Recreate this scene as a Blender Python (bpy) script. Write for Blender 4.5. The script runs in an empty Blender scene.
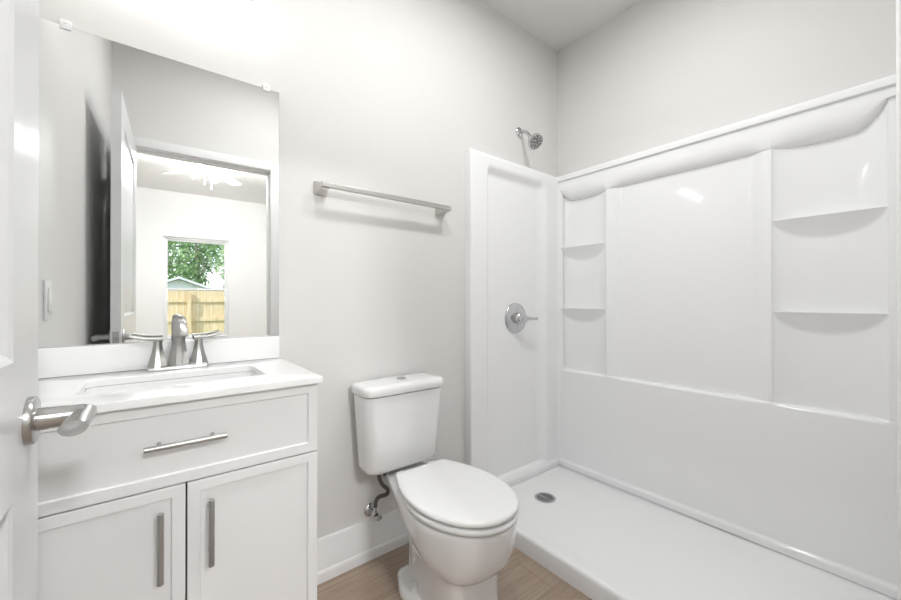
import bpy, bmesh, math, random
from math import sin, cos, pi, sqrt, radians as R
from mathutils import Vector, Matrix
random.seed(7)
scn = bpy.context.scene
col = scn.collection

# ------------------------------------------------------------------ camera
cam_d = bpy.data.cameras.new('camera')
cam_d.sensor_width = 36.0
cam_d.lens = 378.0 / 901.0 * 36.0
cam_d.clip_start = 0.01
cam = bpy.data.objects.new('camera', cam_d)
col.objects.link(cam)
cam.location = (0, 0, 1.108)
cam.rotation_euler = (R(90.171), 0, R(51.549 - 90))
scn.camera = cam

# ------------------------------------------------------------------ world, sun, exposure
BULB = 12.5        # emission of the vanity globes
FAN = 185.0         # emission of the ceiling fan shades
CEIL_FILL = 64.0        # emission of the added, unseen ceiling fill lights
SKY = 0.21
SUN = 2.7
scn.view_settings.view_transform = 'Standard'
scn.view_settings.look = 'None'
scn.view_settings.gamma = 1.0
scn.view_settings.use_curve_mapping = False
scn.view_settings.exposure = 0.84

w = bpy.data.worlds.new('sky')
scn.world = w
w.use_nodes = True
nt = w.node_tree
bg = nt.nodes['Background']
tc = nt.nodes.new('ShaderNodeTexCoord')
mp = nt.nodes.new('ShaderNodeMapping')
mp.inputs['Scale'].default_value = (2.2, 2.2, 5.0)
mp.inputs['Location'].default_value = (0.35, 0.1, 0.2)
nz = nt.nodes.new('ShaderNodeTexNoise')
nz.inputs['Scale'].default_value = 1.6
nz.inputs['Detail'].default_value = 6
rp = nt.nodes.new('ShaderNodeValToRGB')
rp.color_ramp.elements[0].position = 0.45
rp.color_ramp.elements[1].position = 0.62
sky = nt.nodes.new('ShaderNodeTexSky')
sky.sky_type = 'NISHITA'
sky.sun_disc = False
sky.sun_elevation = R(48)
sky.sun_rotation = R(30)
mx = nt.nodes.new('ShaderNodeMix')
mx.data_type = 'RGBA'
mx.inputs['B'].default_value = (7.0, 7.2, 7.6, 1)
L = nt.links.new
L(tc.outputs['Generated'], mp.inputs['Vector'])
L(mp.outputs['Vector'], nz.inputs['Vector'])
L(nz.outputs['Fac'], rp.inputs['Fac'])
L(rp.outputs['Color'], mx.inputs['Factor'])
L(sky.outputs['Color'], mx.inputs['A'])
L(mx.outputs['Result'], bg.inputs['Color'])
bg.inputs['Strength'].default_value = SKY

sd = bpy.data.lights.new('sun', 'SUN')
sd.energy = SUN
sd.angle = R(1.5)
sd.color = (1.0, 0.95, 0.86)
sun = bpy.data.objects.new('sun', sd)
col.objects.link(sun)
sun.location = (3, 6, 10)
sun.rotation_euler = Vector((-.70, .36, .62)).to_track_quat('Z', 'Y').to_euler()      # from behind the house and the left, onto the fence and through the added side window

# ------------------------------------------------------------------ materials
def principled(name, color, rough=0.5, metal=0.0, coat=0.0, spec=0.5):
    m = bpy.data.materials.new(name)
    m.use_nodes = True
    p = m.node_tree.nodes['Principled BSDF']
    p.inputs['Base Color'].default_value = (*color, 1)
    p.inputs['Roughness'].default_value = rough
    p.inputs['Metallic'].default_value = metal
    p.inputs['Coat Weight'].default_value = coat
    p.inputs['Coat Roughness'].default_value = 0.04
    p.inputs['Specular IOR Level'].default_value = spec
    return m, m.node_tree, p

def noise_bump(nt, p, scale, strength, dist=0.002, detail=4, stretch=None, coord='Object'):
    tc = nt.nodes.new('ShaderNodeTexCoord')
    nz = nt.nodes.new('ShaderNodeTexNoise')
    nz.inputs['Scale'].default_value = scale
    nz.inputs['Detail'].default_value = detail
    src = tc.outputs[coord]
    if stretch:
        mp = nt.nodes.new('ShaderNodeMapping')
        mp.inputs['Scale'].default_value = stretch
        nt.links.new(src, mp.inputs['Vector'])
        src = mp.outputs['Vector']
    nt.links.new(src, nz.inputs['Vector'])
    b = nt.nodes.new('ShaderNodeBump')
    b.inputs['Strength'].default_value = strength
    b.inputs['Distance'].default_value = dist
    nt.links.new(nz.outputs['Fac'], b.inputs['Height'])
    nt.links.new(b.outputs['Normal'], p.inputs['Normal'])
    return nz

M = {}
m, nt_, p = principled('wall_paint', (0.770, 0.758, 0.742), 0.6); noise_bump(nt_, p, 14, 0.25, 0.004, 3); M['wall'] = m
m, nt_, p = principled('bedroom_paint', (0.84, 0.837, 0.83), 0.7); noise_bump(nt_, p, 60, 0.1, 0.002, 3); M['bed'] = m
m, nt_, p = principled('ceiling_paint', (0.81, 0.797, 0.785), 0.8); noise_bump(nt_, p, 45, 0.3, 0.003, 3); M['ceil'] = m
m, nt_, p = principled('bedroom_ceiling_paint', (0.94, 0.94, 0.935), 0.8); noise_bump(nt_, p, 45, 0.2, 0.003, 3); M['bceil'] = m
m, nt_, p = principled('trim_paint', (0.90, 0.90, 0.90), 0.35); noise_bump(nt_, p, 90, 0.04, 0.001); M['trim'] = m
m, nt_, p = principled('door_paint', (0.745, 0.75, 0.76), 0.28); noise_bump(nt_, p, 30, 0.08, 0.001, 3, (1, 1, .15)); M['door'] = m
m, nt_, p = principled('cabinet_paint', (0.87, 0.87, 0.875), 0.38); noise_bump(nt_, p, 120, 0.03, 0.001); M['cab'] = m
m, nt_, p = principled('cabinet_inside', (0.10, 0.10, 0.10), 0.8); noise_bump(nt_, p, 90, 0.05); M['dark'] = m
m, nt_, p = principled('shower_acrylic', (0.945, 0.946, 0.948), 0.07, coat=0.0); noise_bump(nt_, p, 3.0, 0.02, 0.004, 2); M['acryl'] = m
m, nt_, p = principled('pan_acrylic', (0.935, 0.936, 0.938), 0.3, coat=0.2); noise_bump(nt_, p, 220, 0.06, 0.001, 2); M['pan'] = m
m, nt_, p = principled('porcelain', (0.89, 0.89, 0.888), 0.12, coat=0.5); noise_bump(nt_, p, 5.0, 0.01, 0.003, 2); M['porc'] = m
m, nt_, p = principled('seat_plastic', (0.89, 0.89, 0.89), 0.24); noise_bump(nt_, p, 8, 0.01, 0.002); M['seat'] = m
m, nt_, p = principled('brushed_nickel', (0.43, 0.425, 0.415), 0.28, 1.0); noise_bump(nt_, p, 60, 0.08, 0.0006, 3, (1, 1, 12)); M['nickel'] = m
m, nt_, p = principled('satin_nickel', (0.58, 0.57, 0.55), 0.3, 1.0); noise_bump(nt_, p, 90, 0.05, 0.0004, 3); M['satin'] = m
m, nt_, p = principled('pull_nickel', (0.46, 0.458, 0.455), 0.36, 1.0); noise_bump(nt_, p, 90, 0.06, 0.0004, 3); M['pull'] = m
m, nt_, p = principled('chrome', (0.60, 0.60, 0.61), 0.07, 1.0); noise_bump(nt_, p, 40, 0.01, 0.0004); M['chrome'] = m
m, nt_, p = principled('spray_face', (0.25, 0.22, 0.23), 0.45); noise_bump(nt_, p, 90, 0.1); M['spray'] = m
m, nt_, p = principled('steel_braid', (0.16, 0.15, 0.14), 0.38, 0.6)
wv = nt_.nodes.new('ShaderNodeTexWave'); wv.inputs['Scale'].default_value = 90; wv.inputs['Distortion'].default_value = 2
bp = nt_.nodes.new('ShaderNodeBump'); bp.inputs['Strength'].default_value = 0.6; bp.inputs['Distance'].default_value = 0.002
tcx = nt_.nodes.new('ShaderNodeTexCoord')
nt_.links.new(tcx.outputs['Object'], wv.inputs['Vector'])
nt_.links.new(wv.outputs['Fac'], bp.inputs['Height']); nt_.links.new(bp.outputs['Normal'], p.inputs['Normal'])
M['braid'] = m
m, nt_, p = principled('quartz', (0.88, 0.88, 0.88), 0.16, coat=0.3)
nz = nt_.nodes.new('ShaderNodeTexNoise'); nz.inputs['Scale'].default_value = 180
cr = nt_.nodes.new('ShaderNodeValToRGB')
cr.color_ramp.elements[0].color = (0.91, 0.91, 0.91, 1); cr.color_ramp.elements[1].color = (0.95, 0.95, 0.95, 1)
nt_.links.new(nz.outputs['Fac'], cr.inputs['Fac']); nt_.links.new(cr.outputs['Color'], p.inputs['Base Color'])
M['quartz'] = m
m, nt_, p = principled('mirror_silver', (0.90, 0.91, 0.905), 0.0, 1.0); M['mirror'] = m
m, nt_, p = principled('mirror_edge', (0.55, 0.57, 0.56), 0.3); noise_bump(nt_, p, 90, 0.02); M['medge'] = m
m, nt_, p = principled('clear_clip', (0.93, 0.93, 0.93), 0.12); M['clip'] = m
m, nt_, p = principled('white_plastic', (0.85, 0.85, 0.84), 0.4); noise_bump(nt_, p, 90, 0.02); M['plastic'] = m
m, nt_, p = principled('vinyl', (0.85, 0.85, 0.86), 0.4); noise_bump(nt_, p, 90, 0.02); M['vinyl'] = m

# wood-look planks running along x
m, nt_, p = principled('plank_floor', (0.4, 0.3, 0.22), 0.45)
tcx = nt_.nodes.new('ShaderNodeTexCoord')
br = nt_.nodes.new('ShaderNodeTexBrick')
br.offset = 0.37
br.inputs['Scale'].default_value = 1.0
br.inputs['Brick Width'].default_value = 1.22
br.inputs['Row Height'].default_value = 0.18
br.inputs['Mortar Size'].default_value = 0.0012
br.inputs['Mortar Smooth'].default_value = 0.3
br.inputs['Color1'].default_value = (0.37, 0.285, 0.222, 1)
br.inputs['Color2'].default_value = (0.44, 0.347, 0.278, 1)
br.inputs['Mortar'].default_value = (0.22, 0.16, 0.12, 1)
nt_.links.new(tcx.outputs['Object'], br.inputs['Vector'])
mp = nt_.nodes.new('ShaderNodeMapping'); mp.inputs['Scale'].default_value = (1.6, 26, 1)
nz = nt_.nodes.new('ShaderNodeTexNoise'); nz.inputs['Scale'].default_value = 3.0; nz.inputs['Detail'].default_value = 7; nz.inputs['Distortion'].default_value = 0.6
cr = nt_.nodes.new('ShaderNodeValToRGB')
cr.color_ramp.elements[0].position = 0.3; cr.color_ramp.elements[0].color = (0.80, 0.785, 0.77, 1)
cr.color_ramp.elements[1].position = 0.7; cr.color_ramp.elements[1].color = (1.08, 1.07, 1.06, 1)
mu = nt_.nodes.new('ShaderNodeMix'); mu.data_type = 'RGBA'; mu.blend_type = 'MULTIPLY'; mu.inputs['Factor'].default_value = 1
nt_.links.new(tcx.outputs['Object'], mp.inputs['Vector']); nt_.links.new(mp.outputs['Vector'], nz.inputs['Vector'])
nt_.links.new(nz.outputs['Fac'], cr.inputs['Fac'])
nt_.links.new(br.outputs['Color'], mu.inputs['A']); nt_.links.new(cr.outputs['Color'], mu.inputs['B'])
nt_.links.new(mu.outputs['Result'], p.inputs['Base Color'])
M['floor'] = m

def emis(name, color, strength):
    m = bpy.data.materials.new(name); m.use_nodes = True
    p = m.node_tree.nodes['Principled BSDF']
    p.inputs['Base Color'].default_value = (0.9, 0.9, 0.9, 1)
    p.inputs['Emission Color'].default_value = (*color, 1)
    p.inputs['Emission Strength'].default_value = strength
    return m
M['globe'] = emis('lit_opal_glass', (1.0, 1.0, 0.995), BULB)
M['fanlight'] = emis('lit_fan_glass', (0.99, 1.0, 1.0), FAN)

M['ceil_fill'] = emis('lit_ceiling_fill', (0.99, 1.0, 1.0), CEIL_FILL)  # glow of the ceiling lights added to brighten shower and vanity
m = bpy.data.materials.new('window_glass'); m.use_nodes = True
nt_ = m.node_tree
nt_.nodes.remove(nt_.nodes['Principled BSDF'])
tr = nt_.nodes.new('ShaderNodeBsdfTransparent'); tr.inputs['Color'].default_value = (0.93, 0.96, 0.95, 1)
gl = nt_.nodes.new('ShaderNodeBsdfGlossy'); gl.inputs['Roughness'].default_value = 0.02
fr = nt_.nodes.new('ShaderNodeFresnel'); fr.inputs['IOR'].default_value = 1.45
ms = nt_.nodes.new('ShaderNodeMixShader')
nt_.links.new(fr.outputs['Fac'], ms.inputs['Fac']); nt_.links.new(tr.outputs[0], ms.inputs[1]); nt_.links.new(gl.outputs[0], ms.inputs[2])
nt_.links.new(ms.outputs[0], nt_.nodes['Material Output'].inputs['Surface'])
M['glass'] = m

def noisy_colour(name, c0, c1, scale, rough=0.8, stretch=(1, 1, 1)):
    m, nt_, p = principled(name, c0, rough)
    tcx = nt_.nodes.new('ShaderNodeTexCoord'); mp = nt_.nodes.new('ShaderNodeMapping'); mp.inputs['Scale'].default_value = stretch
    nz = nt_.nodes.new('ShaderNodeTexNoise'); nz.inputs['Scale'].default_value = scale; nz.inputs['Detail'].default_value = 5
    cr = nt_.nodes.new('ShaderNodeValToRGB')
    cr.color_ramp.elements[0].position = 0.35; cr.color_ramp.elements[0].color = (*c0, 1)
    cr.color_ramp.elements[1].position = 0.65; cr.color_ramp.elements[1].color = (*c1, 1)
    nt_.links.new(tcx.outputs['Object'], mp.inputs['Vector']); nt_.links.new(mp.outputs['Vector'], nz.inputs['Vector'])
    nt_.links.new(nz.outputs['Fac'], cr.inputs['Fac']); nt_.links.new(cr.outputs['Color'], p.inputs['Base Color'])
    return m
M['fence'] = noisy_colour('fence_pine', (0.64, 0.46, 0.27), (0.78, 0.61, 0.41), 3, 0.8, (6, 6, 0.6))
M['leaf'] = noisy_colour('leaf_green', (0.10, 0.21, 0.07), (0.34, 0.50, 0.22), 2.5, 0.6)
M['leaf2'] = noisy_colour('leaf_pale', (0.38, 0.5, 0.28), (0.62, 0.70, 0.48), 2.5, 0.6)
M['bark'] = noisy_colour('bark', (0.20, 0.16, 0.12), (0.34, 0.29, 0.23), 12, 0.9)
M['grass'] = noisy_colour('lawn', (0.12, 0.2, 0.05), (0.22, 0.32, 0.1), 6, 0.9)
M['shingle'] = noisy_colour('pale_roof_metal', (0.62, 0.64, 0.66), (0.74, 0.75, 0.77), 8, 0.6)
M['siding'] = noisy_colour('pale_siding', (0.74, 0.76, 0.80), (0.80, 0.82, 0.84), 6, 0.7)
M['outer'] = noisy_colour('stucco', (0.66, 0.65, 0.62), (0.74, 0.73, 0.7), 40, 0.9)
M['blade'] = noisy_colour('fan_blade_white', (0.80, 0.80, 0.79), (0.84, 0.84, 0.83), 10, 0.5)

# ------------------------------------------------------------------ mesh builder
class MB:
    def __init__(s):
        s.bm = bmesh.new()
    def verts(s, pts):
        return [s.bm.verts.new(q) for q in pts]
    def box(s, x0, x1, y0, y1, z0, z1, bev=0.0, seg=2, mat=None):
        vs = s.verts([(x, y, z) for x in (x0, x1) for y in (y0, y1) for z in (z0, z1)])
        fs = [(0, 1, 3, 2), (4, 6, 7, 5), (0, 4, 5, 1), (2, 3, 7, 6), (0, 2, 6, 4), (1, 5, 7, 3)]
        faces = [s.bm.faces.new([vs[i] for i in f]) for f in fs]
        if bev > 0:
            es = list({e for f in faces for e in f.edges})
            bmesh.ops.bevel(s.bm, geom=es, offset=bev, segments=seg, affect='EDGES', profile=0.5)
        return s
    def loft(s, rings, cap0=True, cap1=True, closed=True):
        rv = [s.verts(r) for r in rings]
        n = len(rv[0])
        for a, b in zip(rv[:-1], rv[1:]):
            for i in range(n if closed else n - 1):
                j = (i + 1) % n
                s.bm.faces.new((a[i], a[j], b[j], b[i]))
        if cap0: s.bm.faces.new(rv[0][::-1])
        if cap1: s.bm.faces.new(rv[-1])
        return s
    def lathe(s, prof, origin=(0, 0, 0), axis=(0, 0, 1), n=32, cap0=True, cap1=True):
        """prof: (radius, distance along axis)"""
        q = Vector((0, 0, 1)).rotation_difference(Vector(axis).normalized())
        o = Vector(origin)
        rings = [[o + q @ Vector((r * cos(2 * pi * k / n), r * sin(2 * pi * k / n), h)) for k in range(n)] for r, h in prof]
        return s.loft(rings, cap0, cap1)
    def cyl(s, p0, p1, r0, r1=None, n=24, bev=0.0):
        p0 = Vector(p0); p1 = Vector(p1); r1 = r0 if r1 is None else r1
        ln = (p1 - p0).length
        if bev > 0:
            prof = [(r0 - bev, 0), (r0, bev), (r1, ln - bev), (r1 - bev, ln)]
        else:
            prof = [(r0, 0), (r1, ln)]
        return s.lathe(prof, p0, p1 - p0, n)
    def tube(s, pts, r, n=14, smooth=0):
        P = [Vector(q) for q in pts]
        for _ in range(smooth):
            Q = [P[0]]
            for a, b in zip(P[:-1], P[1:]):
                Q += [a * .75 + b * .25, a * .25 + b * .75]
            P = Q + [P[-1]]
        rr = r if isinstance(r, (list, tuple)) else None
        up = None; rings = []
        for i, q in enumerate(P):
            t = (P[min(i + 1, len(P) - 1)] - P[max(i - 1, 0)]).normalized()
            if up is None:
                up = t.orthogonal().normalized()
            else:
                up = (up - t * up.dot(t)).normalized()
            side = t.cross(up)
            if rr:
                f = i / (len(P) - 1) * (len(rr) - 1); k = min(int(f), len(rr) - 2); rad = rr[k] + (rr[k + 1] - rr[k]) * (f - k)
            else:
                rad = r
            rings.append([q + (up * cos(2 * pi * k / n) + side * sin(2 * pi * k / n)) * rad for k in range(n)])
        return s.loft(rings)
    def ball(s, c, r, seg=20, scale=(1, 1, 1)):
        mtx = Matrix.Translation(c) @ Matrix.Diagonal((*scale, 1))
        bmesh.ops.create_uvsphere(s.bm, u_segments=seg, v_segments=max(8, seg // 2), radius=r, matrix=mtx)
        return s
    def grid(s, rows):
        rv = [s.verts(r) for r in rows]
        for a, b in zip(rv[:-1], rv[1:]):
            for i in range(len(a) - 1):
                s.bm.faces.new((a[i], a[i + 1], b[i + 1], b[i]))
        return s
    def build(s, name, mat, parent=None, sharp=40, smooth=True, kind=None, normals=True):
        if normals:
            bmesh.ops.recalc_face_normals(s.bm, faces=s.bm.faces[:])
        me = bpy.data.meshes.new(name)
        if parent is not None:
            off = Vector(parent.matrix_basis.translation)
            pp = parent.parent
            while pp is not None:
                off = off + Vector(pp.matrix_basis.translation); pp = pp.parent
            bmesh.ops.translate(s.bm, verts=s.bm.verts[:], vec=-off)
        s.bm.to_mesh(me); s.bm.free()
        if smooth:
            me.polygons.foreach_set('use_smooth', [True] * len(me.polygons))
            me.set_sharp_from_angle(angle=R(sharp))
        me.materials.append(mat)
        o = bpy.data.objects.new(name, me)
        col.objects.link(o)
        if parent is not None: o.parent = parent
        if kind: o['kind'] = kind
        return o

def thing(name, label, cat, loc=(0, 0, 0), group=None):
    o = bpy.data.objects.new(name, None)
    o.empty_display_size = 0.1
    o.location = loc
    col.objects.link(o)
    o['label'] = label; o['category'] = cat
    if group: o['group'] = group
    return o
def tag(o, label, cat, group=None):
    o['label'] = label; o['category'] = cat
    if group: o['group'] = group
    return o
def struct(name, mb, mat, label=None, cat=None, **kw):
    o = mb.build(name, mat, None, kind='structure', **kw)
    if label: o['label'] = label
    if cat: o['category'] = cat
    return o

def sstep(a, b, t):
    t = min(1.0, max(0.0, (t - a) / (b - a)))
    return t * t * (3 - 2 * t)
def rrect(cx, cy, hx, hy, r, n=6):
    pts = []
    for sx, sy, a0 in ((1, 1, 0), (-1, 1, pi / 2), (-1, -1, pi), (1, -1, 3 * pi / 2)):
        for k in range(n + 1):
            a = a0 + (pi / 2) * k / n
            pts.append((cx + sx * (hx - r) + r * cos(a), cy + sy * (hy - r) + r * sin(a)))
    return pts

# ------------------------------------------------------------------ setting
XL, XR = -0.24, 2.088          # left wall, shower wall
YB, YF = 1.5, 0.0              # vanity wall, door wall
ZC = 2.74
BX0, BX1, BY0 = -1.9, 2.5, -4.0   # bedroom beyond the door
DX0, DX1, DZ = -0.17, 0.62, 2.045  # clear door opening

struct('floor', MB().box(BX0 - .1, BX1 + .1, BY0 - .1, YB + .1, -0.06, 0.0), M['floor'], 'tan wood-look plank floor', 'floor')
struct('ceiling', MB().box(XL - .1, XR + .1, -0.06, YB + .1, ZC, ZC + .08), M['ceil'], 'flat off-white bathroom ceiling', 'ceiling')
struct('wall_back', MB().box(XL - .1, XR + .1, YB, YB + .1, 0, ZC), M['wall'], 'off-white painted wall behind vanity and toilet', 'wall')
struct('wall_left', MB().box(XL - .1, XL, YF - .12, YB, 0, ZC), M['wall'], 'off-white wall hidden behind the open door', 'wall')
struct('wall_right', MB().box(XR, XR + .1, YF, YB, 0, ZC), M['wall'], 'off-white wall above the long side of the shower', 'wall')
wf = MB()
wf.box(XL, DX0 - .018, -.12, YF, 0, ZC)
wf.box(DX1 + .018, XR + .1, -.12, YF, 0, ZC)
wf.box(DX0 - .018, DX1 + .018, -.12, YF, DZ + .018, ZC)
struct('wall_front', wf, M['wall'], 'grey-looking wall around the doorway, seen in the mirror', 'wall')
# bedroom shell
struct('ceiling_bedroom', MB().box(BX0 - .1, BX1 + .1, BY0 - .1, -.06, ZC, ZC + .08), M['bceil'], 'white bedroom ceiling seen through the mirror', 'ceiling')
WX0, WX1, WZ0, WZ1 = -0.076, 0.765, 0.545, 2.07
wb = MB()
wb.box(BX0, WX0, BY0 - .14, BY0, 0, ZC); wb.box(WX1, BX1, BY0 - .14, BY0, 0, ZC)
wb.box(WX0, WX1, BY0 - .14, BY0, 0, WZ0); wb.box(WX0, WX1, BY0 - .14, BY0, WZ1, ZC)
struct('wall_bedroom_window', wb, M['bed'], 'white bedroom wall around the window', 'wall')
SWY0, SWY1 = -3.0, -1.2
wl = MB()
wl.box(BX0 - .1, BX0, BY0 - .14, SWY0, 0, ZC); wl.box(BX0 - .1, BX0, SWY1, -.12, 0, ZC)
wl.box(BX0 - .1, BX0, SWY0, SWY1, 0, WZ0); wl.box(BX0 - .1, BX0, SWY0, SWY1, WZ1, ZC)
struct('wall_bedroom_left', wl, M['bed'], 'white bedroom side wall', 'wall')
struct('wall_bedroom_right', MB().box(BX1, BX1 + .1, BY0 - .14, -.12, 0, ZC), M['bed'], 'white bedroom side wall opposite', 'wall')
wd = MB(); wd.box(BX0 - .1, XL, -.12, -.02, 0, ZC); wd.box(XR + .1, BX1 + .1, -.12, -.02, 0, ZC)
struct('wall_bedroom_door', wd, M['bed'], 'white bedroom wall beside the doorway', 'wall')

# baseboards
def baseboard(x0, x1, y):
    b = MB()
    prof = [(0, 0), (-.020, 0), (-.020, .030), (-.0185, .038), (-.0155, .043), (-.0125, .045), (-.012, .046), (-.012, .158), (-.009, .165), (0, .167)]
    b.loft([[(x, y + q[0], q[1]) for q in prof] for x in (x0, x1)])
    return b
struct('baseboard_back', baseboard(0.364, 1.287, YB), M['trim'], 'tall white baseboard between vanity and shower', 'baseboard', sharp=30)
struct('baseboard_bedroom', MB().box(BX0, BX1, BY0, BY0 + .014, 0, .14, .003), M['trim'], 'white bedroom baseboard', 'baseboard')

# door frame and casing
tr_ = MB()
tr_.box(DX0 - .018, DX0, -.12, YF, 0, DZ + .018); tr_.box(DX1, DX1 + .018, -.12, YF, 0, DZ + .018)
tr_.box(DX0, DX1, -.12, YF, DZ, DZ + .018)
tr_.box(DX0, DX0 + .011, -.075, -.04, 0, DZ, .002); tr_.box(DX1 - .011, DX1, -.075, -.04, 0, DZ, .002)
tr_.box(DX0, DX1, -.075, -.04, DZ - .011, DZ, .002)
struct('trim_1', tr_, M['trim'], 'white door jamb with stop strips', 'trim')
def casing(y0, y1, lx):
    c = MB()
    c.box(lx, DX0 - .004, y0, y1, 0, DZ + .058, .003)
    c.box(DX1, DX1 + .066, y0, y1, 0, DZ + .058, .003)
    c.box(DX0 - .004, DX1, y0, y1, DZ + .004, DZ + .058, .003)
    return c
struct('trim_2', casing(YF, YF + .017, XL + .001), M['trim'], 'white door casing on the bathroom side', 'trim')
struct('trim_3', casing(-.138, -.12, DX0 - .066), M['trim'], 'white door casing on the bedroom side', 'trim')

# ---------------------------------------------------------------- door (open against the left)
DFX = -0.1275; DBX = DFX - .035; DY0, DY1 = 0.003, 0.803
door = MB()
st = .127
P_UP = (DY0 + st, DY1 - st, 1.035, 1.915); P_LO = (DY0 + st, DY1 - st, .215, .868)
def rect_x(x, y0, y1, z0, z1): return [(x, y0, z0), (x, y1, z0), (x, y1, z1), (x, y0, z1)]
door.box(DBX, DFX, DY0, DY0 + st, .012, 2.03); door.box(DBX, DFX, DY1 - st, DY1, .012, 2.03)
for z0, z1 in ((.012, P_LO[2]), (P_LO[3], P_UP[2]), (P_UP[3], 2.03)):
    door.box(DBX, DFX, DY0 + st, DY1 - st, z0, z1)
for y0, y1, z0, z1 in (P_UP, P_LO):
    for x, s in ((DFX, -1), (DBX, 1)):
        rings = []
        for ins, dep in ((0, 0), (.006, .003), (.012, .010), (.018, .0115), (.047, .0045), (.049, .004)):
            rings.append(rect_x(x + s * dep, y0 + ins, y1 - ins, z0 + ins, z1 - ins))
        door.loft(rings, cap0=False)
door_o = struct('door_1', door, M['door'], 'white two-panel door standing open at the left edge', 'door', sharp=20)
HZ, HY = 0.9485, 0.745
def door_handle(sgn, xf):
    X = lambda d: xf + sgn * d
    h = MB()
    h.lathe([(.0315, 0), (.0315, .006), (.030, .008), (.027, .0085)], (xf, HY, HZ), (sgn, 0, 0), 40)
    root = h.build('door_handle', M['nickel'], door_o)
    root['label'] = 'brushed nickel door lever and rose'
    l = MB()
    l.lathe([(.015, .008), (.0150, .018), (.0142, .020), (.0142, .036), (.0135, .0385), (.0132, .0545)], (xf, HY, HZ), (sgn, 0, 0), 28)
    # grip comes back along the door towards the hinge
    rings = []
    for k in range(11):
        t = k / 10
        y = HY + .0135 - .090 * t
        rx = .0125 + .0015 * t; rt = .0135 - .004 * t; rb = .0135 - .0045 * t
        ring = []
        for q in range(24):
            a = 2 * pi * q / 24
            zz = rt * .75 * sin(a) if sin(a) > 0 else rb * sin(a)
            ring.append((X(.0545 - .003 * t) + rx * cos(a), y + (.006 * sin(a) if k == 10 else 0), HZ + zz))
        rings.append(ring)
    l.loft(rings)
    l.build('lever', M['nickel'], root, sharp=50)
    return root
door_handle(1, DFX); door_handle(-1, DBX)
lt = MB(); lt.box(-.156, -.134, DY1, DY1 + .0015, .92, .976); lt.box(-.151, -.139, DY1, DY1 + .010, .940, .956, .002)
lt.build('latch', M['nickel'], door_o)
for z in (.28, 1.02, 1.80):
    MB().cyl((-.1685, .006, z - .045), (-.1685, .006, z + .045), .006, n=12).build('hinge', M['nickel'], door_o)

# ---------------------------------------------------------------- bedroom window
def window(name, a0, a1, z0, z1, wall_inner, axis, label):
    """axis 'x': the pane spans x and the wall lies at y; axis 'y': spans y, wall at x. outside is the negative side."""
    def bx(mb, u0, u1, v0, v1, zz0, zz1, b=0.002):
        if axis == 'x': mb.box(u0, u1, v0, v1, zz0, zz1, b)
        else: mb.box(v0, v1, u0, u1, zz0, zz1, b)
    v = wall_inner
    f = MB()
    t = .028
    bx(f, a0, a0 + t, v - .115, v - .045, z0, z1); bx(f, a1 - t, a1, v - .115, v - .045, z0, z1)
    bx(f, a0 + t, a1 - t, v - .115, v - .045, z1 - t, z1); bx(f, a0 + t, a1 - t, v - .115, v - .045, z0, z0 + t)
    o = f.build(name, M['vinyl'], None, kind='structure'); o['label'] = label; o['category'] = 'window'
    zm = z0 + (z1 - z0) * .487
    for nm, q0, q1, w0, w1 in (('upper_sash', zm - .016, z1 - t, v - .110, v - .082), ('lower_sash', z0 + t, zm + .016, v - .080, v - .052)):
        s = MB(); k = .026
        b0, b1 = a0 + t, a1 - t
        bx(s, b0, b0 + k, w0, w1, q0, q1); bx(s, b1 - k, b1, w0, w1, q0, q1)
        bx(s, b0 + k, b1 - k, w0, w1, q0, q0 + k); bx(s, b0 + k, b1 - k, w0, w1, q1 - k, q1)
        so = s.build(nm, M['vinyl'], o)
        g = MB(); bx(g, b0 + k, b1 - k, (w0 + w1) / 2 - .002, (w0 + w1) / 2 + .002, q0 + k, q1 - k, 0)
        g.build('pane', M['glass'], so)
    sl = MB(); bx(sl, a0 + .001, a1 - .001, v - .045, v + .012, z0, z0 + .018, .004)
    sl.build('sill', M['trim'], o)
    return o
window('window_1', WX0, WX1, WZ0, WZ1, BY0, 'x', 'single-hung bedroom window looking onto the fence')
# unseen bedroom side window, added to bring in daylight (wall at negative x)
window('fill_window', SWY0, SWY1, WZ0, WZ1, BX0, 'y', 'added bedroom side window, out of view, for daylight fill')

# ---------------------------------------------------------------- shower pan
PX0 = 1.290
def pan_z(x, y):
    dr = sqrt(((x - 1.66) / .8) ** 2 + ((y - 1.27) / 1.2) ** 2)
    e = min(1.0, min((x - PX0) / .10, 1.0))
    inner = .052 + .022 * min(1, dr * 1.1)
    z = .0765 * (1 - sstep(0.1, 1, e)) + inner * sstep(0.1, 1, e)
    pr = min(2.040 - x, y - .048, 1.452 - y)
    return max(z, .0752 - .024 * sstep(0, .03, pr))
rows = []
xs = [PX0 - .004, PX0 - .001, PX0 + .003, PX0 + .008] + [PX0 + .014 + (2.086 - PX0 - .014) * k / 100 for k in range(101)]
ys = [.002 + 1.496 * k / 180 for k in range(181)]
for i, x in enumerate(xs):
    row = []
    for y in ys:
        if i == 0: z = 0.0
        elif i == 1: z = .062
        elif i == 2: z = .0715
        elif i == 3: z = .0752
        else: z = pan_z(x, y)
        row.append((x, y, z))
    rows.append(row)
rows.append([(2.086, y, 0.0) for y in ys])
pan = thing('shower_pan', 'low white rectangular shower base on the plank floor', 'shower base', (1.69, .75, 0))
pm = MB().grid(rows)
pm.loft([[(x, ys[0], 0) for x in xs], [(x, ys[0], r[0][2]) for x, r in zip(xs, rows)]], False, False, closed=False)
pm.loft([[(x, ys[-1], 0) for x in xs], [(x, ys[-1], r[-1][2]) for x, r in zip(xs, rows)]], False, False, closed=False)
pm.build('base_tray', M['pan'], pan, sharp=50)
dx, dy, dz = 1.66, 1.275, .0535
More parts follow.
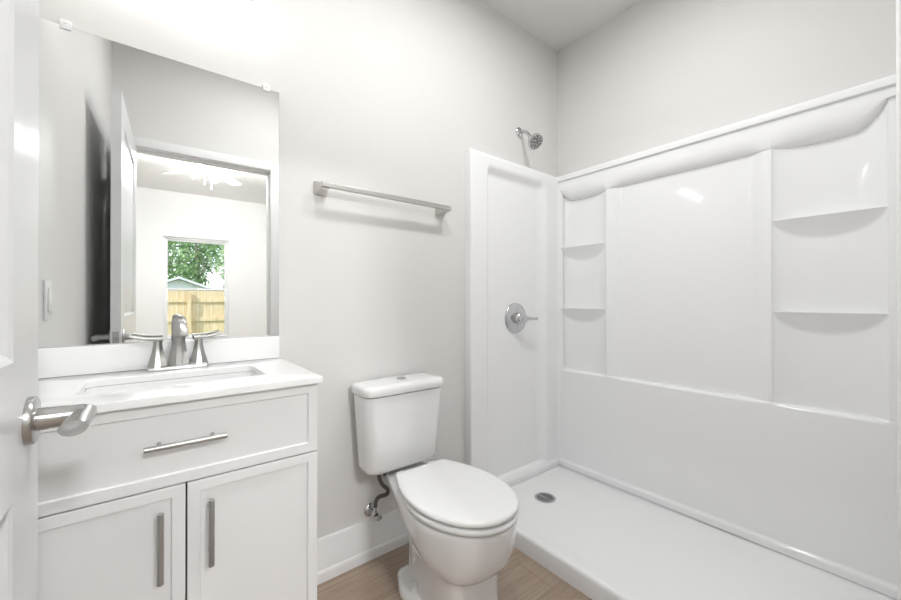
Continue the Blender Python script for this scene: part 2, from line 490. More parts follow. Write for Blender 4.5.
d = MB(); d.lathe([(.056, -.006), (.056, .0015), (.054, .003), (.048, .003), (.046, .0012), (.001, .0012)], (dx, dy, dz), (0, 0, 1), 40)
dr = d.build('drain', M['chrome'], pan); dr['label'] = 'round metal shower drain'
g = MB()
for k in range(-4, 5):
    yy = dy + k * .0095; hw = sqrt(max(0, .043 ** 2 - (k * .0095) ** 2))
    for a, b in ((-hw, -.003), (.003, hw)):
        if b - a > .006: g.box(dx + a, dx + b, yy - .0026, yy + .0026, dz + .0010, dz + .0019)
g.build('drain_slots', M['dark'], dr, smooth=False)

# ---------------------------------------------------------------- shower wall surround
ZB, ZT = .0765, 1.895
sur = thing('shower_surround', 'glossy white moulded shower walls with niche shelves above the base', 'shower surround', (1.69, .75, ZB))
YC = .772
SHZ = (1.063, 1.443)
DREC, DP, DF, DRIM = .022, .050, .052, .060
def back_d(y, z):
    v = abs(y - YC)
    low = DF
    if z < .120: low = DF + .012 * (1 - sstep(.104, .120, z))
    # recess profile across
    nb = 0
    if v < .285: rec = DREC
    elif v < .350: rec = DREC + (DP - .004 - DREC) * sstep(.285, .350, v)
    elif v < .368: rec = DP - .004 * abs((v - .362) / .012) ** 2
    elif v < .690:
        u = (v - .529) / .161
        nb = max(1 - abs(u) ** 2.6, 0)
        rec = DP - (DP - .010) * (nb ** 0.75)
        for zs in SHZ:
            hgt = .085 * max(1 - u * u, 0) ** .6 + 1e-6
            t = (zs - z) / hgt
            if 0 <= t < 1:
                rec = max(rec, rec + (DP - rec) * (1 - t) ** 1.2)
    else: rec = DP
    z0 = 1.748 - .012 * nb
    if v > .60: z0 += .085 * ((v - .60) / .095) ** 2
    if z > z0 and z0 < 1.824:
        s = min(1, (z - z0) / (1.824 - z0))
        rec = rec + (DRIM - rec) * sqrt(max(0, 1 - (1 - s) ** 2)) ** 1.15
    if z > 1.824:
        rec = DRIM if z < 1.8605 else .071 - .003 * (1 - sstep(1.8605, 1.864, z)) - .004 * sstep(1.887, 1.895, z)
    # rounded soap ledge
    if z < .670: return low
    if z < .684:
        q = (z - .670) / .014
        return rec + (low - rec) * sqrt(max(0, 1 - q * q))
    return rec
zr = []
z = ZB
while z < ZT:
    zr.append(z); z += .0075
for s in (.670, .6725, .675, .677, .679, .6805, .682, .683, .684, 1.824, 1.8242, 1.827, 1.857, 1.860, 1.8606, 1.862, 1.864, 1.748, 1.749, 1.751, 1.754, 1.758, 1.736, 1.737, 1.739, 1.742, 1.746, 1.889, 1.892, ZT, .104, .112, .120):
    zr.append(s)
for zs in SHZ:
    zr += [zs, zs + .0003, zs - .003, zs + .004]
zr = sorted(set(round(q, 5) for q in zr))
yr = []
n = 200
for k in range(n + 1): yr.append(.0455 + 1.409 * k / n)
for v in (.368, .3685, .371, .375, .38, .386, .69, .6895, .686, .68, .674):
    yr += [YC + v, YC - v]
yr = sorted(q for q in set(round(q, 5) for q in yr) if .0455 <= q <= 1.4545)
rows = []
rows.append([(XR - .001, y, ZB) for y in yr])
for z in zr: rows.append([(XR - back_d(y, z), y, z) for y in yr])
rows.append([(XR - .001, y, ZT + .0005) for y in yr])
bpan = MB().grid(rows).build('back_panel', M['acryl'], sur, sharp=35)

def side_d(x, z):
    base = .047
    if z < .120: return base + .010 * (1 - sstep(.104, .120, z))
    # rounded recess
    l = sstep(1.405, 1.428, x); r = 1 - sstep(1.845, 1.915, x)
    t = 1 - sstep(1.785, 1.845, z); b = sstep(.122, .135, z)
    dd = base - .026 * l * r * t * b
    if x > 2.005: dd += .02 * sstep(2.005, 2.05, x) ** 2
    if z > 1.875: dd -= .004 * sstep(1.875, 1.895, z)
    return dd
xr = sorted(set([1.2885, 1.2905, 1.294, 1.30] + [1.31 + (2.048 - 1.31) * k / 110 for k in range(111)]))
zs_ = sorted(set([ZB + (ZT - ZB) * k / 180 for k in range(181)] + [.104, .12, .112, 1.875, 1.885]))
def side_panel(ywall, sgn):
    rows = []
    rows.append([(x, ywall + sgn * .001, ZB) for x in xr])
    for z in zs_:
        row = []
        for i, x in enumerate(xr):
            dd = side_d(x, z) - (.006 if sgn > 0 else 0)
            if i == 0: dd -= .005
            elif i == 1: dd -= .002
            row.append((x, ywall + sgn * dd, z))
        rows.append(row)
    rows.append([(x, ywall + sgn * .001, ZT + .0005) for x in xr])
    mb = MB().grid(rows)
    mb.grid([[(xr[0], ywall + sgn * .001, z) for z in zs_], [(xr[0], ywall + sgn * (side_d(xr[0], z) - .005 - (.006 if sgn > 0 else 0)), z) for z in zs_]])
    return mb.build('side_panel', M['acryl'], sur, sharp=35)
side_panel(YB, -1); side_panel(YF, 1)

# ---------------------------------------------------------------- shower valve and head
VX, VZ = 1.652, 1.010
vy = YB - .0215
val = thing('shower_valve', 'round chrome shower control with lever handle on end wall of shower', 'shower control', (VX, vy, VZ))
MB().lathe([(.088, -.004), (.088, .003), (.085, .007), (.070, .011), (.045, .014), (.036, .016)], (VX, vy, VZ), (0, -1, 0), 48).build('escutcheon', M['chrome'], val)
MB().lathe([(.033, .014), (.033, .040), (.030, .046), (.026, .050), (.026, .066), (.024, .072), (.016, .076), (.004, .077)], (VX, vy, VZ), (0, -1, 0), 32).build('hub', M['chrome'], val)
lv = MB()
lv.tube([(VX + .010, vy - .058, VZ), (VX + .05, vy - .066, VZ - .001), (VX + .085, vy - .064, VZ - .004), (VX + .112, vy - .066, VZ - .003)], [.017, .0095, .0065, .0085], 16, 1)
lv.build('lever', M['chrome'], val)
SX, SZ = 1.712, 2.108
hd = thing('shower_sprayer', 'small chrome shower head on short arm high above the shower wall', 'shower head', (SX, YB, SZ))
MB().lathe([(.030, .0005), (.030, .004), (.024, .010), (.014, .014), (.010, .015)], (SX, YB, SZ), (0, -1, 0), 32).build('flange', M['chrome'], hd)
arm_pts = [(SX, YB - .003, SZ), (SX, YB - .035, SZ - .002), (SX, YB - .062, SZ - .024), (SX, YB - .088, SZ - .062)]
MB().tube(arm_pts, .0095, 14, 2).build('arm', M['chrome'], hd)
a0 = Vector(arm_pts[-1]); ad = Vector((-.12, -.74, -.66)).normalized()
bl = MB().lathe([(.012, -.008), (.018, .0), (.018, .010), (.014, .014), (.018, .019), (.033, .032), (.044, .044), (.0455, .052), (.0455, .058), (.042, .060)], a0, ad, 36)
hb = bl.build('spray_head', M['chrome'], hd)
MB().lathe([(.040, .0595), (.038, .0615), (.022, .0625), (.001, .0625)], a0, ad, 32).build('spray_face', M['spray'], hb)
nzl = MB()
q = Vector((0, 0, 1)).rotation_difference(ad)
for r_, n_ in ((.030, 9), (.015, 5)):
    for k in range(n_):
        a = 2 * pi * k / n_
        c = a0 + q @ Vector((r_ * cos(a), r_ * sin(a), .061))
        nzl.cyl(c, c + ad * .0035, .0055, .0045, 10)
nzl.build('nozzle_ring', M['chrome'], hb)

# ---------------------------------------------------------------- towel bar
TZ = 1.555
tb = thing('towel_bar', 'brushed nickel towel bar on the wall above the toilet', 'towel bar', (.82, YB, TZ))
for px in (.528, 1.122):
    pb = MB()
    pb.loft([[(x, YB - d_, z_) for x, z_ in rrect(px, TZ, h_, h_, .007)] for d_, h_ in ((.0005, .027), (.006, .027), (.012, .0245), (.030, .0185), (.046, .0165), (.058, .0165))])
    pb.build('bracket', M['satin'], tb)
bb = MB()
bb.loft([[(x, yy, zz) for yy, zz in rrect(YB - .062, TZ + .002, .0075, .0105, .0035)] for x in (.512, 1.142)])
bb.build('bar', M['satin'], tb)

# ---------------------------------------------------------------- vanity cabinet
CX0, CX1, CF = -.236, .3675, 1.060       # face of doors at y = CF
CTZ = .900
van = thing('vanity_cabinet', 'white shaker vanity cabinet with one drawer over two doors', 'cabinet', (.063, 1.28, 0))
cb = MB()
cb.box(CX0, CX0 + .016, CF + .021, YB - .002, 0, .881)
cb.box(CX1 - .016, CX1, CF + .021, YB - .002, 0, .881)
cb.box(CX0 + .016, CX1 - .016, CF + .021, YB - .002, .09, .106)
cb.box(CX0 + .016, CX1 - .016, YB - .012, YB - .002, .09, .881)
cb.box(CX0 + .016, CX1 - .016, CF + .021, CF + .039, .855, .881)
cb.box(CX0 + .016, CX1 - .016, CF + .021, CF + .039, .684, .698)
cb.build('body', M['cab'], van)
MB().box(CX0 + .016, CX1 - .016, CF + .075, CF + .09, 0, .09).build('toe_kick', M['cab'], van)
MB().box(CX0 + .016, CX1 - .016, CF + .040, CF + .044, .106, .855).build('interior', M['dark'], van)
def shaker(x0, x1, z0, z1, fw, name):
    s = MB()
    y0, y1 = CF, CF + .020
    o = [(x0, z0), (x1, z0), (x1, z1), (x0, z1)]
    def ring(ins, y): return [(x0 + ins, y, z0 + ins), (x1 - ins, y, z0 + ins), (x1 - ins, y, z1 - ins), (x0 + ins, y, z1 - ins)]
    s.loft([ring(0, y1), ring(0, y0 + .0012), ring(.0012, y0), ring(fw, y0), ring(fw + .0022, y0 + .0055), ring(fw + .003, y0 + .006)])
    return s.build(name, M['cab'], van, sharp=25)
def pull(parent, c, axis, ln=.154, r=.0062, name='pull'):
    h = MB()
    a = Vector((1, 0, 0)) if axis == 'x' else Vector((0, 0, 1))
    c = Vector(c)
    h.cyl(c - a * ln / 2, c + a * ln / 2, r, n=18, bev=.001)
    for s in (-1, 1):
        q = c + a * s * .0475 * (ln / .154) * 1.06
        h.cyl(q, (q.x, CF + .0005, q.z), .0045, n=12)
    o = h.build(name, M['pull'], parent)
    o['label'] = 'brushed nickel bar pull'
    return o
dw = shaker(CX0 + .002, CX1 - .001, .692, .879, .0245, 'drawer')
SPL = .066
dl = shaker(CX0 + .002, SPL - .0018, .095, .6888, .0245, 'door')
dr_ = shaker(SPL + .0018, CX1 - .001, .095, .6888, .0245, 'door')
PY = CF - .030
pull(dw, (.066, PY, .791), 'x')
pull(dl, (.018, PY, .5715), 'z')
pull(dr_, (.112, PY, .5715), 'z')

# countertop with basin cut-out
TX0, TX1, TY0 = XL + .001, .3755, 1.043
bx_c, by_c, bhx, bhy = .065, 1.266, .195, .099
ct = MB()
def slab_with_hole(mb, z, flip):
    inner = rrect(bx_c, by_c, bhx, bhy, .022, 6)
    N = len(inner)
    outer = []
    for (x, y) in inner:
        # project outward to the slab rectangle
        vx, vy_ = x - bx_c, y - by_c
        t = 1e9
        if vx > 0: t = min(t, (TX1 - bx_c) / vx)
        if vx < 0: t = min(t, (TX0 - bx_c) / vx)
        if vy_ > 0: t = min(t, (YB - .001 - by_c) / vy_)
        if vy_ < 0: t = min(t, (TY0 - by_c) / vy_)
        outer.append((bx_c + vx * t, by_c + vy_ * t))
    # snap the nearest point to each slab corner
    for cx_, cy_ in ((TX0, TY0), (TX1, TY0), (TX0, YB - .001), (TX1, YB - .001)):
        k = min(range(N), key=lambda i: (outer[i][0] - cx_) ** 2 + (outer[i][1] - cy_) ** 2)
        outer[k] = (cx_, cy_)
    return inner, outer
inn, out = slab_with_hole(ct, 0, 0)
e = .0025
def ins(pt, d_):
    x, y = pt
    return (min(max(x, TX0 + d_), TX1 - d_), min(max(y, TY0 + d_), YB - .001 - d_))
ct.loft([[(x, y, CTZ - .018) for x, y in inn], [(x, y, CTZ - .018) for x, y in out], [(x, y, CTZ - e) for x, y in out],
         [(*ins(q_, e * .3), CTZ - e * .3) for q_ in out], [(*ins(q_, e), CTZ) for q_ in out], [(bx_c + (x - bx_c) * 1.012, by_c + (y - by_c) * 1.02, CTZ) for x, y in inn],
         [(x, y, CTZ - .002) for x, y in inn], [(x, y, CTZ - .018) for x, y in inn]], False, False)
cto = ct.build('countertop', M['quartz'], None, sharp=30)
tag(cto, 'white quartz vanity top with raised backsplash on the cabinet', 'countertop')
bs = MB().box(TX0, TX1 - .003, YB - .020, YB - .001, CTZ, .981, .0025)
bs.build('backsplash', M['quartz'], cto)

# undermount basin
sk = MB()
rings = []
for ex, dpt, rr_ in ((.012, 0, .03), (.012, -.001, .03), (-.002, -.001, .022), (-.004, -.02, .024), (-.010, -.09, .035), (-.022, -.118, .045), (-.05, -.130, .05), (-.085, -.134, .012)):
    rings.append([(x, y, CTZ - .018 + dpt) for x, y in rrect(bx_c, by_c, bhx + ex, max(.014, bhy + ex), rr_, 6)])
sk.loft(rings, False, True)
basin = thing('sink_basin', 'white rectangular undermount sink set into the vanity top', 'sink', (bx_c, by_c, CTZ - .15))
sk.build('bowl', M['porc'], basin, sharp=50)
MB().lathe([(.022, 0), (.022, .003), (.018, .005), (.001, .006)], (bx_c, by_c, CTZ - .153), (0, 0, 1), 28).build('drain', M['nickel'], basin)

# ---------------------------------------------------------------- faucet
FX, FY = .069, 1.440
fau = thing('faucet', 'brushed nickel two-handle faucet behind the vanity sink', 'faucet', (FX, FY, CTZ))
bp_ = MB()
bp_.loft([[(x, y, z_) for x, y in rrect(FX, FY, hx_, hy_, .004)] for z_, hx_, hy_ in ((CTZ, .077, .025), (CTZ + .004, .077, .025), (CTZ + .013, .0735, .0215), (CTZ + .0135, .073, .021))])
bp_.build('base_plate', M['nickel'], fau, sharp=25)
def octo(cx, cy, z_, hx_, hy_, ch=.70):
    a, b = hx_ * (1 - ch), hy_ * (1 - ch)
    return [(cx + a, cy + hy_, z_), (cx - a, cy + hy_, z_), (cx - hx_, cy + b, z_), (cx - hx_, cy - b, z_), (cx - a, cy - hy_, z_), (cx + a, cy - hy_, z_), (cx + hx_, cy - b, z_), (cx + hx_, cy + b, z_)]
sp = MB()
col_r = [(0.010, .0275, .0245, 0), (.030, .0240, .0215, 0), (.060, .0195, .018, 0), (.085, .0170, .0165, 0), (.105, .0160, .0165, -.001)]
rings = [octo(FX, FY + o_, CTZ + z_, hx_, hy_) for z_, hx_, hy_, o_ in col_r]
# the spout bends forward over the basin and widens to a blade
path = [(-.002, .118, 66), (-.010, .137, 48), (-.024, .150, 26), (-.042, .155, 4), (-.060, .151, -22), (-.076, .138, -44), (-.089, .120, -56), (-.096, .106, -62)]
wd_ = [.0152, .0146, .0142, .0143, .0152, .0164, .0178, .0186]
th_ = [.0150, .0138, .0124, .0110, .0098, .0088, .0078, .0070]
for (dy_, dz_, ang), wx, t_ in zip(path, wd_, th_):
    ta = R(ang)
    nrm = Vector((0, -cos(pi / 2 - ta) * 1, 0))
    # direction of travel (forward = -y); section spans x and the normal to travel
    tv = Vector((0, -cos(ta), sin(ta))); nv = Vector((0, sin(ta), cos(ta)))
    ring = []
    for x_, _y, k_ in [(q_[0] - FX, 0, q_[1] - FY) for q_ in octo(FX, FY, 0, wx, t_)]:
        pt = Vector((FX + x_, FY + dy_, CTZ + dz_)) + nv * (-k_) * -1
        ring.append(tuple(pt))
    rings.append(ring)
sp.loft(rings)
sp.build('spout', M['nickel'], fau, sharp=28)
for s in (-1, 1):
    hx0 = FX + s * .0515
    hh = MB()
    hh.loft([octo(hx0, FY, CTZ + z_, a_, b_) for z_, a_, b_ in ((.010, .0250, .0230), (.026, .0215, .0195), (.050, .0150, .0145), (.075, .0110, .0110), (.088, .0105, .0105))])
    ho = hh.build('handle', M['nickel'], fau, sharp=28)
    l_ = MB()
    rings = []
    for t in (0, .12, .3, .6, .9, 1.0):
        xx = hx0 - s * .012 + s * .076 * t
        zz = CTZ + .093 + .012 * t ** 1.6 - .002 * sin(t * pi)
        hw_ = .0105 + .0005 * sin(t * pi) - .002 * t; ht_ = .0058 - .0022 * t
        rings.append([(xx, FY + yy - .004 * t, zz + kk) for yy, kk in rrect(0, 0, hw_, ht_, min(ht_, .0028), 3)])
    l_.loft(rings)
    l_.build('lever', M['nickel'], ho, sharp=35)

# ---------------------------------------------------------------- mirror (stands a little proud at its right end)
MX0, MX1, MZ0, MZ1 = XL + .002, .371, .982, 1.877
TILT = .020
def my(x): return YB - .004 - TILT * (x - MX0)
mir = thing('wall_mirror', 'frameless rectangular mirror on the backsplash above the vanity', 'mirror', ((MX0 + MX1) / 2, YB - .005, MZ0))
mb = MB()
mb.loft([[(MX0, YB - .001, z), (MX1, YB - .001, z), (MX1, my(MX1) + .0004, z), (MX0, my(MX0) + .0004, z)] for z in (MZ0, MZ1)])
mb.build('glass_body', M['medge'], mir, smooth=False)
mg = MB()
b_ = .0025
mg.loft([[(x, my(x) + o_, z) for x, z in ((MX0 + i_, MZ0 + i_), (MX1 - i_, MZ0 + i_), (MX1 - i_, MZ1 - i_), (MX0 + i_, MZ1 - i_))] for i_, o_ in ((0, .0003), (.0012, 0))], False, True)
mg.build('silvered_face', M['mirror'], mir, smooth=False)
for cx_ in (-.187, .328):
    c = MB()
    yy = my(cx_)
    c.box(cx_ - .012, cx_ + .012, yy - .004, yy - .0005, MZ1 - .010, MZ1 + .016, .0015)
    c.box(cx_ - .012, cx_ + .012, yy - .0005, YB, MZ1 + .001, MZ1 + .016, .001)
    c.cyl((cx_, yy - .004, MZ1 + .008), (cx_, yy - .006, MZ1 + .008), .004, n=12)
    c.build('clip', M['clip'], mir)

# ---------------------------------------------------------------- vanity light above the mirror
LX, LZ = .045, 2.135
vl = thing('vanity_light', 'three-globe bathroom light bar on the wall above the mirror', 'wall lamp', (LX, YB, LZ))
MB().box(LX - .24, LX + .24, YB - .022, YB, LZ + .045, LZ + .105, .006).build('back_plate', M['nickel'], vl)
for k in (-1, 0, 1):
    x = LX + k * .17
    a_ = MB().tube([(x, YB - .02, LZ + .075), (x, YB - .06, LZ + .078), (x, YB - .085, LZ + .07), (x, YB - .087, LZ + .045)], .007, 12, 2)
    ao = a_.build('arm', M['nickel'], vl)
    MB().lathe([(.008, .062), (.018, .058), (.019, .030), (.016, .022)], (x, YB - .087, LZ), (0, 0, 1), 24).build('socket', M['nickel'], ao)
    MB().ball((x, YB - .087, LZ), .024, 24).build('globe', M['globe'], ao)

# ---------------------------------------------------------------- added ceiling fill lights (unseen, above the frame)
for lx_, ly_, lab in ((.55, .72, 'added round ceiling fill light, out of view, in front of the vanity and toilet'), (1.20, .70, 'added round ceiling fill light, out of view, nearer the shower')):
    cl = thing('ceiling_fill_light', lab, 'fill light', (lx_, ly_, ZC))
    MB().lathe([(.112, 0), (.112, -.004), (.105, -.008), (.092, -.008), (.088, -.002)], (lx_, ly_, ZC), (0, 0, 1), 40, cap1=False).build('trim_ring', M['plastic'], cl)
    MB().lathe([(.089, -.0025), (.001, -.0028)], (lx_, ly_, ZC), (0, 0, 1), 40, cap0=False).build('lens', M['ceil_fill'], cl)

# ---------------------------------------------------------------- switch plate on the left wall
sw = thing('outlet_plate', 'white outlet plate on the left wall, seen edge-on in the mirror', 'outlet', (XL, 1.40, 1.11))
MB().box(XL, XL + .006, 1.37, 1.44, 1.053, 1.168, .002).build('cover_plate', M['plastic'], sw)
MB().box(XL + .006, XL + .009, 1.388, 1.422, 1.076, 1.145, .001).build('receptacle', M['plastic'], sw)

# ---------------------------------------------------------------- toilet
TCX = .848
toi = thing('toilet', 'white two-piece toilet with closed lid between vanity and shower', 'toilet', (TCX, 1.15, 0))
def outline(yf, yw, yb, hw, hb, p=2.0, n=20, m=16, cr=.03, q=1.9):
    right = []
    for k in range(n + 1):                       # tip to widest
        a = (pi / 2) * k / n
        yy = yw - (yw - yf) * cos(a) ** (2 / p)
        ww = hw * sin(a) ** (2 / p)
        right.append((ww, yy))
    for k in range(1, m + 1):
        t = k / m
        yy = yw + (yb - cr - yw) * t
        right.append((hb + (hw - hb) * (1 - t ** q), yy))
    for k in range(1, 7):
        a = (pi / 2) * k / 6
        right.append((hb - cr * (1 - cos(a)), yb - cr + cr * sin(a)))
    left = [(-w_, y_) for w_, y_ in right[1:][::-1]]
    return right + left
def oring(o, z, sc=0.0, cy=1.03):
    """outline to ring, inset by sc metres towards the centre"""
    pts = []
    for w_, y_ in o:
        v = Vector((w_, y_ - cy)); ln = v.length
        v = v * ((ln - sc) / ln) if ln > 1e-6 else v
        pts.append((TCX + v.x, cy + v.y, z))
    return pts
bowl = MB()
spec = [(0.0, .895, 1.00, 1.31, .112, .045, 4.0), (.012, .895, 1.00, 1.31, .112, .045, 4.0), (.03, .899, 1.00, 1.305, .107, .043, 4.0), (.12, .903, 1.00, 1.30, .103, .042, 4.0),
        (.195, .901, 1.00, 1.30, .105, .043, 3.8), (.210, .897, 1.00, 1.30, .108, .044, 3.4), (.220, .882, 1.00, 1.305, .117, .046, 2.9), (.232, .861, 1.01, 1.315, .131, .049, 2.5), (.250, .842, 1.015, 1.33, .144, .053, 2.3),
        (.275, .826, 1.02, 1.355, .155, .058, 2.2), (.305, .813, 1.03, 1.39, .164, .064, 2.1), (.34, .806, 1.03, 1.435, .171, .062, 2.05), (.38, .801, 1.03, 1.462, .1755, .070, 2.0), (.395, .801, 1.03, 1.462, .1755, .072, 2.0), (.402, .806, 1.03, 1.459, .171, .069, 2.0)]
bowl.loft([oring(outline(yf, yw, yb, hw, hb, p, q=1.35), z) for z, yf, yw, yb, hw, hb, p in spec])
# foot flange and trapway swell
def fo(hw, yf, yb): return outline(yf, 1.21, yb, hw, hw * .7, 2.4)
bowl.loft([oring(fo(.113, 1.06, 1.33), 0.0), oring(fo(.113, 1.06, 1.33), .018), oring(fo(.107, 1.066, 1.325), .030), oring(fo(.095, 1.08, 1.31), .036)])
for s in (-1, 1):
    bowl.tube([(TCX + s * .035, .98, .11), (TCX + s * .040, 1.07, .17), (TCX + s * .038, 1.15, .20), (TCX + s * .028, 1.21, .17), (TCX + s * .012, 1.235, .10), (TCX + s * .006, 1.24, .02)], [.045, .048, .048, .046, .042, .040], 18, 2)
bo = bowl.build('bowl', M['porc'], toi, sharp=60)
for s in (-1, 1):
    MB().lathe([(.017, 0), (.017, .006), (.013, .012), (.0115, .028), (.008, .033), (.001, .034)], (TCX + s * .078, 1.180, .034), (0, 0, 1), 20).build('bolt_cap', M['plastic'], bo)
so_ = outline(.793, 1.03, 1.258, .179, .116, 2.05, cr=.045)
sm = MB().loft([oring(so_, .4085, .008), oring(so_, .4115, .0015), oring(so_, .418, 0), oring(so_, .4255, .0015), oring(so_, .4285, .008)])
sm.build('seat', M['seat'], toi, sharp=60)
lo_ = outline(.796, 1.03, 1.266, .178, .120, 2.05, cr=.018)
lm = MB().loft([oring(lo_, .4345, .008), oring(lo_, .4365, .001), oring(lo_, .441, 0), oring(lo_, .446, .0015), oring(lo_, .4495, .006), oring(lo_, .4515, .020), oring(lo_, .453, .06), oring(lo_, .4535, .11)])
lm.build('seat_lid', M['seat'], toi, sharp=60)
for s in (-1, 1):
    MB().box(TCX + s * .075 - .018, TCX + s * .075 + .018, 1.268, 1.300, .405, .436, .006).build('seat_hinge', M['seat'], toi)
# tank
TKX = TCX - .016
def tring(z, hx_, y0, y1, r_): return [(x, y, z) for x, y in rrect(TKX, (y0 + y1) / 2, hx_, (y1 - y0) / 2, r_, 7)]
tk = MB().loft([tring(.4155, .130, 1.365, 1.450, .03), tring(.418, .150, 1.352, 1.463, .038), tring(.426, .163, 1.341, 1.470, .042), tring(.445, .168, 1.334, 1.473, .044), tring(.60, .177, 1.326, 1.476, .042), tring(.728, .185, 1.320, 1.478, .040), tring(.7315, .185, 1.320, 1.478, .040)])
tk.build('tank', M['porc'], toi, sharp=60)
tl = MB().loft([tring(.736, .182, 1.323, 1.478, .036), tring(.7365, .1905, 1.313, 1.483, .042), tring(.740, .1925, 1.311, 1.485, .043), tring(.760, .1925, 1.311, 1.485, .043), tring(.769, .189, 1.3145, 1.482, .041), tring(.7735, .180, 1.323, 1.474, .036), tring(.7755, .15, 1.345, 1.455, .03)])
tl.build('tank_lid', M['porc'], toi, sharp=60)
fb = MB().lathe([(.021, .0), (.021, .004), (.019, .0055), (.0175, .004), (.001, .0045)], (TCX - .006, 1.400, .7745), (0, 0, 1), 28)
fo_ = fb.build('flush_button', M['chrome'], toi); fo_['label'] = 'round chrome flush button'
for s in (-1, 1):
    MB().cyl((TKX + s * .07, 1.39, .39), (TKX + s * .07, 1.39, .42), .011, n=14).build('tank_bolt', M['dark'], toi)

# ---------------------------------------------------------------- water supply stop and hose
VXs, VZs = .746, .206
sv = thing('supply_valve', 'chrome stop valve with dark braided hose low behind the toilet', 'valve', (VXs, YB, VZs))
MB().lathe([(.028, .0005), (.028, .004), (.020, .010), (.010, .012)], (VXs, YB, VZs), (0, -1, 0), 28).build('escutcheon', M['chrome'], sv)
vb = MB(); vb.cyl((VXs, YB - .008, VZs), (VXs, YB - .050, VZs), .0085, n=16, bev=.001); vb.cyl((VXs, YB - .034, VZs), (VXs, YB - .060, VZs), .013, n=16, bev=.002)
vb.cyl((VXs, YB - .046, VZs), (VXs + .002, YB - .046, VZs + .032), .0085, n=6)
vb.build('valve_body', M['chrome'], sv)
vh = MB(); vh.lathe([(.006, .058), (.006, .066), (.016, .068), (.018, .073), (.016, .079), (.006, .081)], (VXs, YB, VZs - .004), (0, -1, 0), 20)
for v_ in vh.bm.verts: v_.co.z = VZs - .004 + (v_.co.z - VZs + .004) * .62
vh.build('oval_handle', M['chrome'], sv)
ho_ = MB()
ho_.tube([(VXs + .002, YB - .046, VZs + .030), (VXs + .003, YB - .046, VZs + .055), (VXs + .018, YB - .050, VZs + .072), (VXs + .056, YB - .055, VZs + .068), (VXs + .058, YB - .056, VZs + .092), (VXs + .030, YB - .065, VZs + .118), (VXs + .004, YB - .080, VZs + .155), (VXs - .008, YB - .095, VZs + .190), (VXs - .008, YB - .098, VZs + .204)], .0085, 12, 2)
ho_.build('hose', M['braid'], sv)
cn = MB(); cn.cyl((VXs - .008, YB - .098, VZs + .192), (VXs - .008, YB - .098, .4165 + .012), .012, n=10); cn.build('coupling_nut', M['plastic'], sv)

# ---------------------------------------------------------------- bedroom ceiling fan
FNX, FNY = .36, -2.0
fan = thing('ceiling_fan', 'white ceiling fan with lit shades, seen through the doorway in the mirror', 'ceiling fan', (FNX, FNY, ZC))
MB().lathe([(.065, 0), (.065, -.02), (.04, -.05), (.016, -.055), (.016, -.09), (.085, -.095), (.095, -.12), (.095, -.165), (.06, -.18), (.05, -.195)], (FNX, FNY, ZC), (0, 0, 1), 36).build('motor', M['blade'], fan)
for k in range(5):
    a = 2 * pi * k / 5 + .3
    b = MB()
    pts = [(.11, .02), (.20, .055), (.40, .066), (.60, .066), (.635, .045)]
    up_ = [(r_, h_) for r_, h_ in pts] + [(r_, -h_) for r_, h_ in pts[::-1]]
    rr = []
    for zz in (0, .007):
        rr.append([(FNX + r_ * cos(a) - h_ * sin(a), FNY + r_ * sin(a) + h_ * cos(a), ZC - .155 + zz + h_ * .18) for r_, h_ in up_])
    b.loft(rr); b.build('blade', M['blade'], fan)
MB().lathe([(.055, -.195), (.06, -.21), (.03, -.225)], (FNX, FNY, ZC), (0, 0, 1), 28).build('light_kit', M['blade'], fan)
for k in range(4):
    a = 2 * pi * k / 4 + .5
    dr2 = Vector((cos(a) * .95, sin(a) * .95, -.12)).normalized()
    o_ = Vector((FNX + .05 * cos(a), FNY + .05 * sin(a), ZC - .205))
    MB().lathe([(.014, 0), (.02, .02), (.036, .06), (.05, .10), (.052, .112)], o_, dr2, 24).build('shade', M['fanlight'], fan)
for dx_, ln in ((-.03, .12), (.035, .16)):
    c = MB(); c.cyl((FNX + dx_, FNY, ZC - .215), (FNX + dx_, FNY, ZC - .215 - ln), .0018, n=8); c.ball((FNX + dx_, FNY, ZC - .215 - ln), .009, 12, (1, 1, 1.8))
    c.build('pull_chain', M['plastic'], fan)

# ---------------------------------------------------------------- outdoors beyond the window
GZ = -.45
struct('ground', MB().box(-150, 150, -150, 150, GZ - .1, GZ), M['grass'], 'lawn around the house outside the window', 'ground')
fe = thing('wood_fence', 'pale new wooden privacy fence outside the window', 'fence', (.4, -8.1, GZ))
pn = MB()
x = -7.0
while x < 8.0:
    pn.box(x, x + .137, -8.12, -8.10, GZ + .03, 1.36 + random.uniform(-.006, .006))
    x += .142
pn.build('board_panel', M['fence'], fe, smooth=False)
for z_ in (1.08, .62, -.15):
    MB().box(-7, 8, -8.10, -8.06, z_, z_ + .085).build('rail', M['fence'], fe, smooth=False)
for k in range(-3, 4):
    MB().box(.30 + 2.4 * k, .39 + 2.4 * k, -8.06, -7.97, GZ, 1.33).build('post', M['fence'], fe, smooth=False)
def gable(name, label, cx_, y0, y1, hw_, ze, za):
    t_ = thing(name, label, 'building', (cx_, y0, GZ))
    MB().loft([[(cx_ - hw_, y, GZ), (cx_ + hw_, y, GZ), (cx_ + hw_, y, ze), (cx_, y, za - .02), (cx_ - hw_, y, ze)] for y in (y0, y1)]).build('walls', M['siding'], t_, smooth=False)
    r_ = MB(); o_ = .15; th = .07
    sl_ = (za - ze) / hw_
    r_.loft([[(cx_ - hw_ - o_, y, ze - o_ * sl_), (cx_, y, za), (cx_ + hw_ + o_, y, ze - o_ * sl_), (cx_ + hw_ + o_, y, ze - o_ * sl_ + th), (cx_, y, za + th), (cx_ - hw_ - o_, y, ze - o_ * sl_ + th)] for y in (y0 + .2, y1 - .2)])
    r_.build('roof', M['shingle'], t_, smooth=False)
    return t_
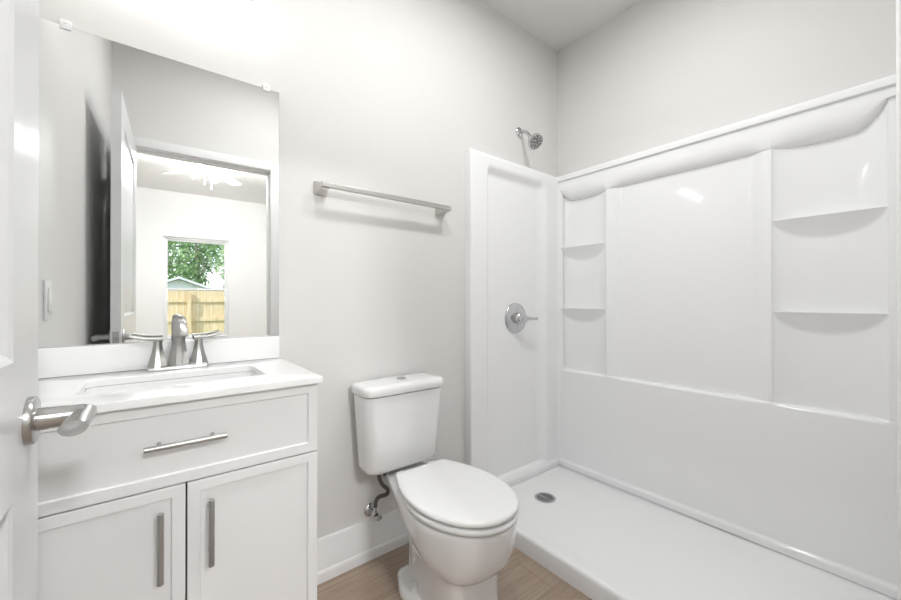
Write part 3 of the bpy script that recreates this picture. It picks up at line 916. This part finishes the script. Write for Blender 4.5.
gable('garden_shed', 'pale gabled shed roof rising over the fence', .18, -11.5, -14.0, .95, 1.42, 1.80)
gable('neighbour_house', 'low pale house roof behind the fence on the right', 3.9, -12.0, -15.5, 2.0, 1.38, 1.60)

def tree(name, label, x, y, h, crown_r, crown_z0, leafmat, n=2600, group='trees beyond the fence', leaf=.16):
    t_ = thing(name, label, 'tree', (x, y, GZ), group)
    tk_ = MB()
    tk_.tube([(x, y, GZ), (x + .1, y, GZ + h * .3), (x - .05, y + .1, GZ + h * .6), (x + .05, y, GZ + h * .9)], [.16, .12, .08, .03], 10, 1)
    lobes = []
    for k in range(11):
        a = random.uniform(0, 2 * pi); rr_ = crown_r * random.uniform(.15, .75)
        zc = GZ + crown_z0 + (h - crown_z0) * random.uniform(.1, .9)
        lobes.append((x + rr_ * cos(a), y + rr_ * sin(a), zc, crown_r * random.uniform(.3, .5)))
    for lx, ly, lz, lr in lobes[:6]:
        tk_.tube([(x, y, GZ + h * .35), ((x + lx) / 2, (y + ly) / 2, (GZ + h * .4 + lz) / 2), (lx, ly, lz)], [.06, .04, .015], 8, 1)
    tk_.build('trunk', M['bark'], t_)
    f = MB()
    for k in range(n):
        lx, ly, lz, lr = random.choice(lobes)
        d_ = Vector((random.gauss(0, 1), random.gauss(0, 1), random.gauss(0, .8))).normalized() * lr * random.uniform(.55, 1.05)
        c = Vector((lx, ly, lz)) + d_
        a = Vector((random.gauss(0, 1), random.gauss(0, 1), random.gauss(0, 1))).normalized()
        b = a.orthogonal().normalized()
        s_ = leaf * random.uniform(.6, 1.2)
        vs = f.verts([c - a * s_, c + b * s_ * .45, c + a * s_, c - b * s_ * .45])
        f.bm.faces.new(vs)
    f.build('foliage', leafmat, t_, smooth=False, normals=False)
    return t_
tree('broadleaf_tree', 'dense green tree beyond the fence, left side of the window', -2.0, -18, 6.4, 2.2, 1.2, M['leaf'], 2600)
tree('broadleaf_tree', 'tall green tree furthest back over the shed roof', 1.2, -26, 7.0, 2.6, 1.0, M['leaf'], 2600)
tree('broadleaf_tree', 'pale loose-leaved tree in the middle of the window', 2.55, -18.6, 4.5, 1.3, 1.0, M['leaf2'], 1100)
tree('broadleaf_tree', 'rounded green tree at the right edge of the window', 5.0, -27, 5.6, 2.2, .8, M['leaf'])
tree('broadleaf_tree', 'green tree far left beyond the fence', -7.5, -22, 6.0, 2.6, .8, M['leaf'])
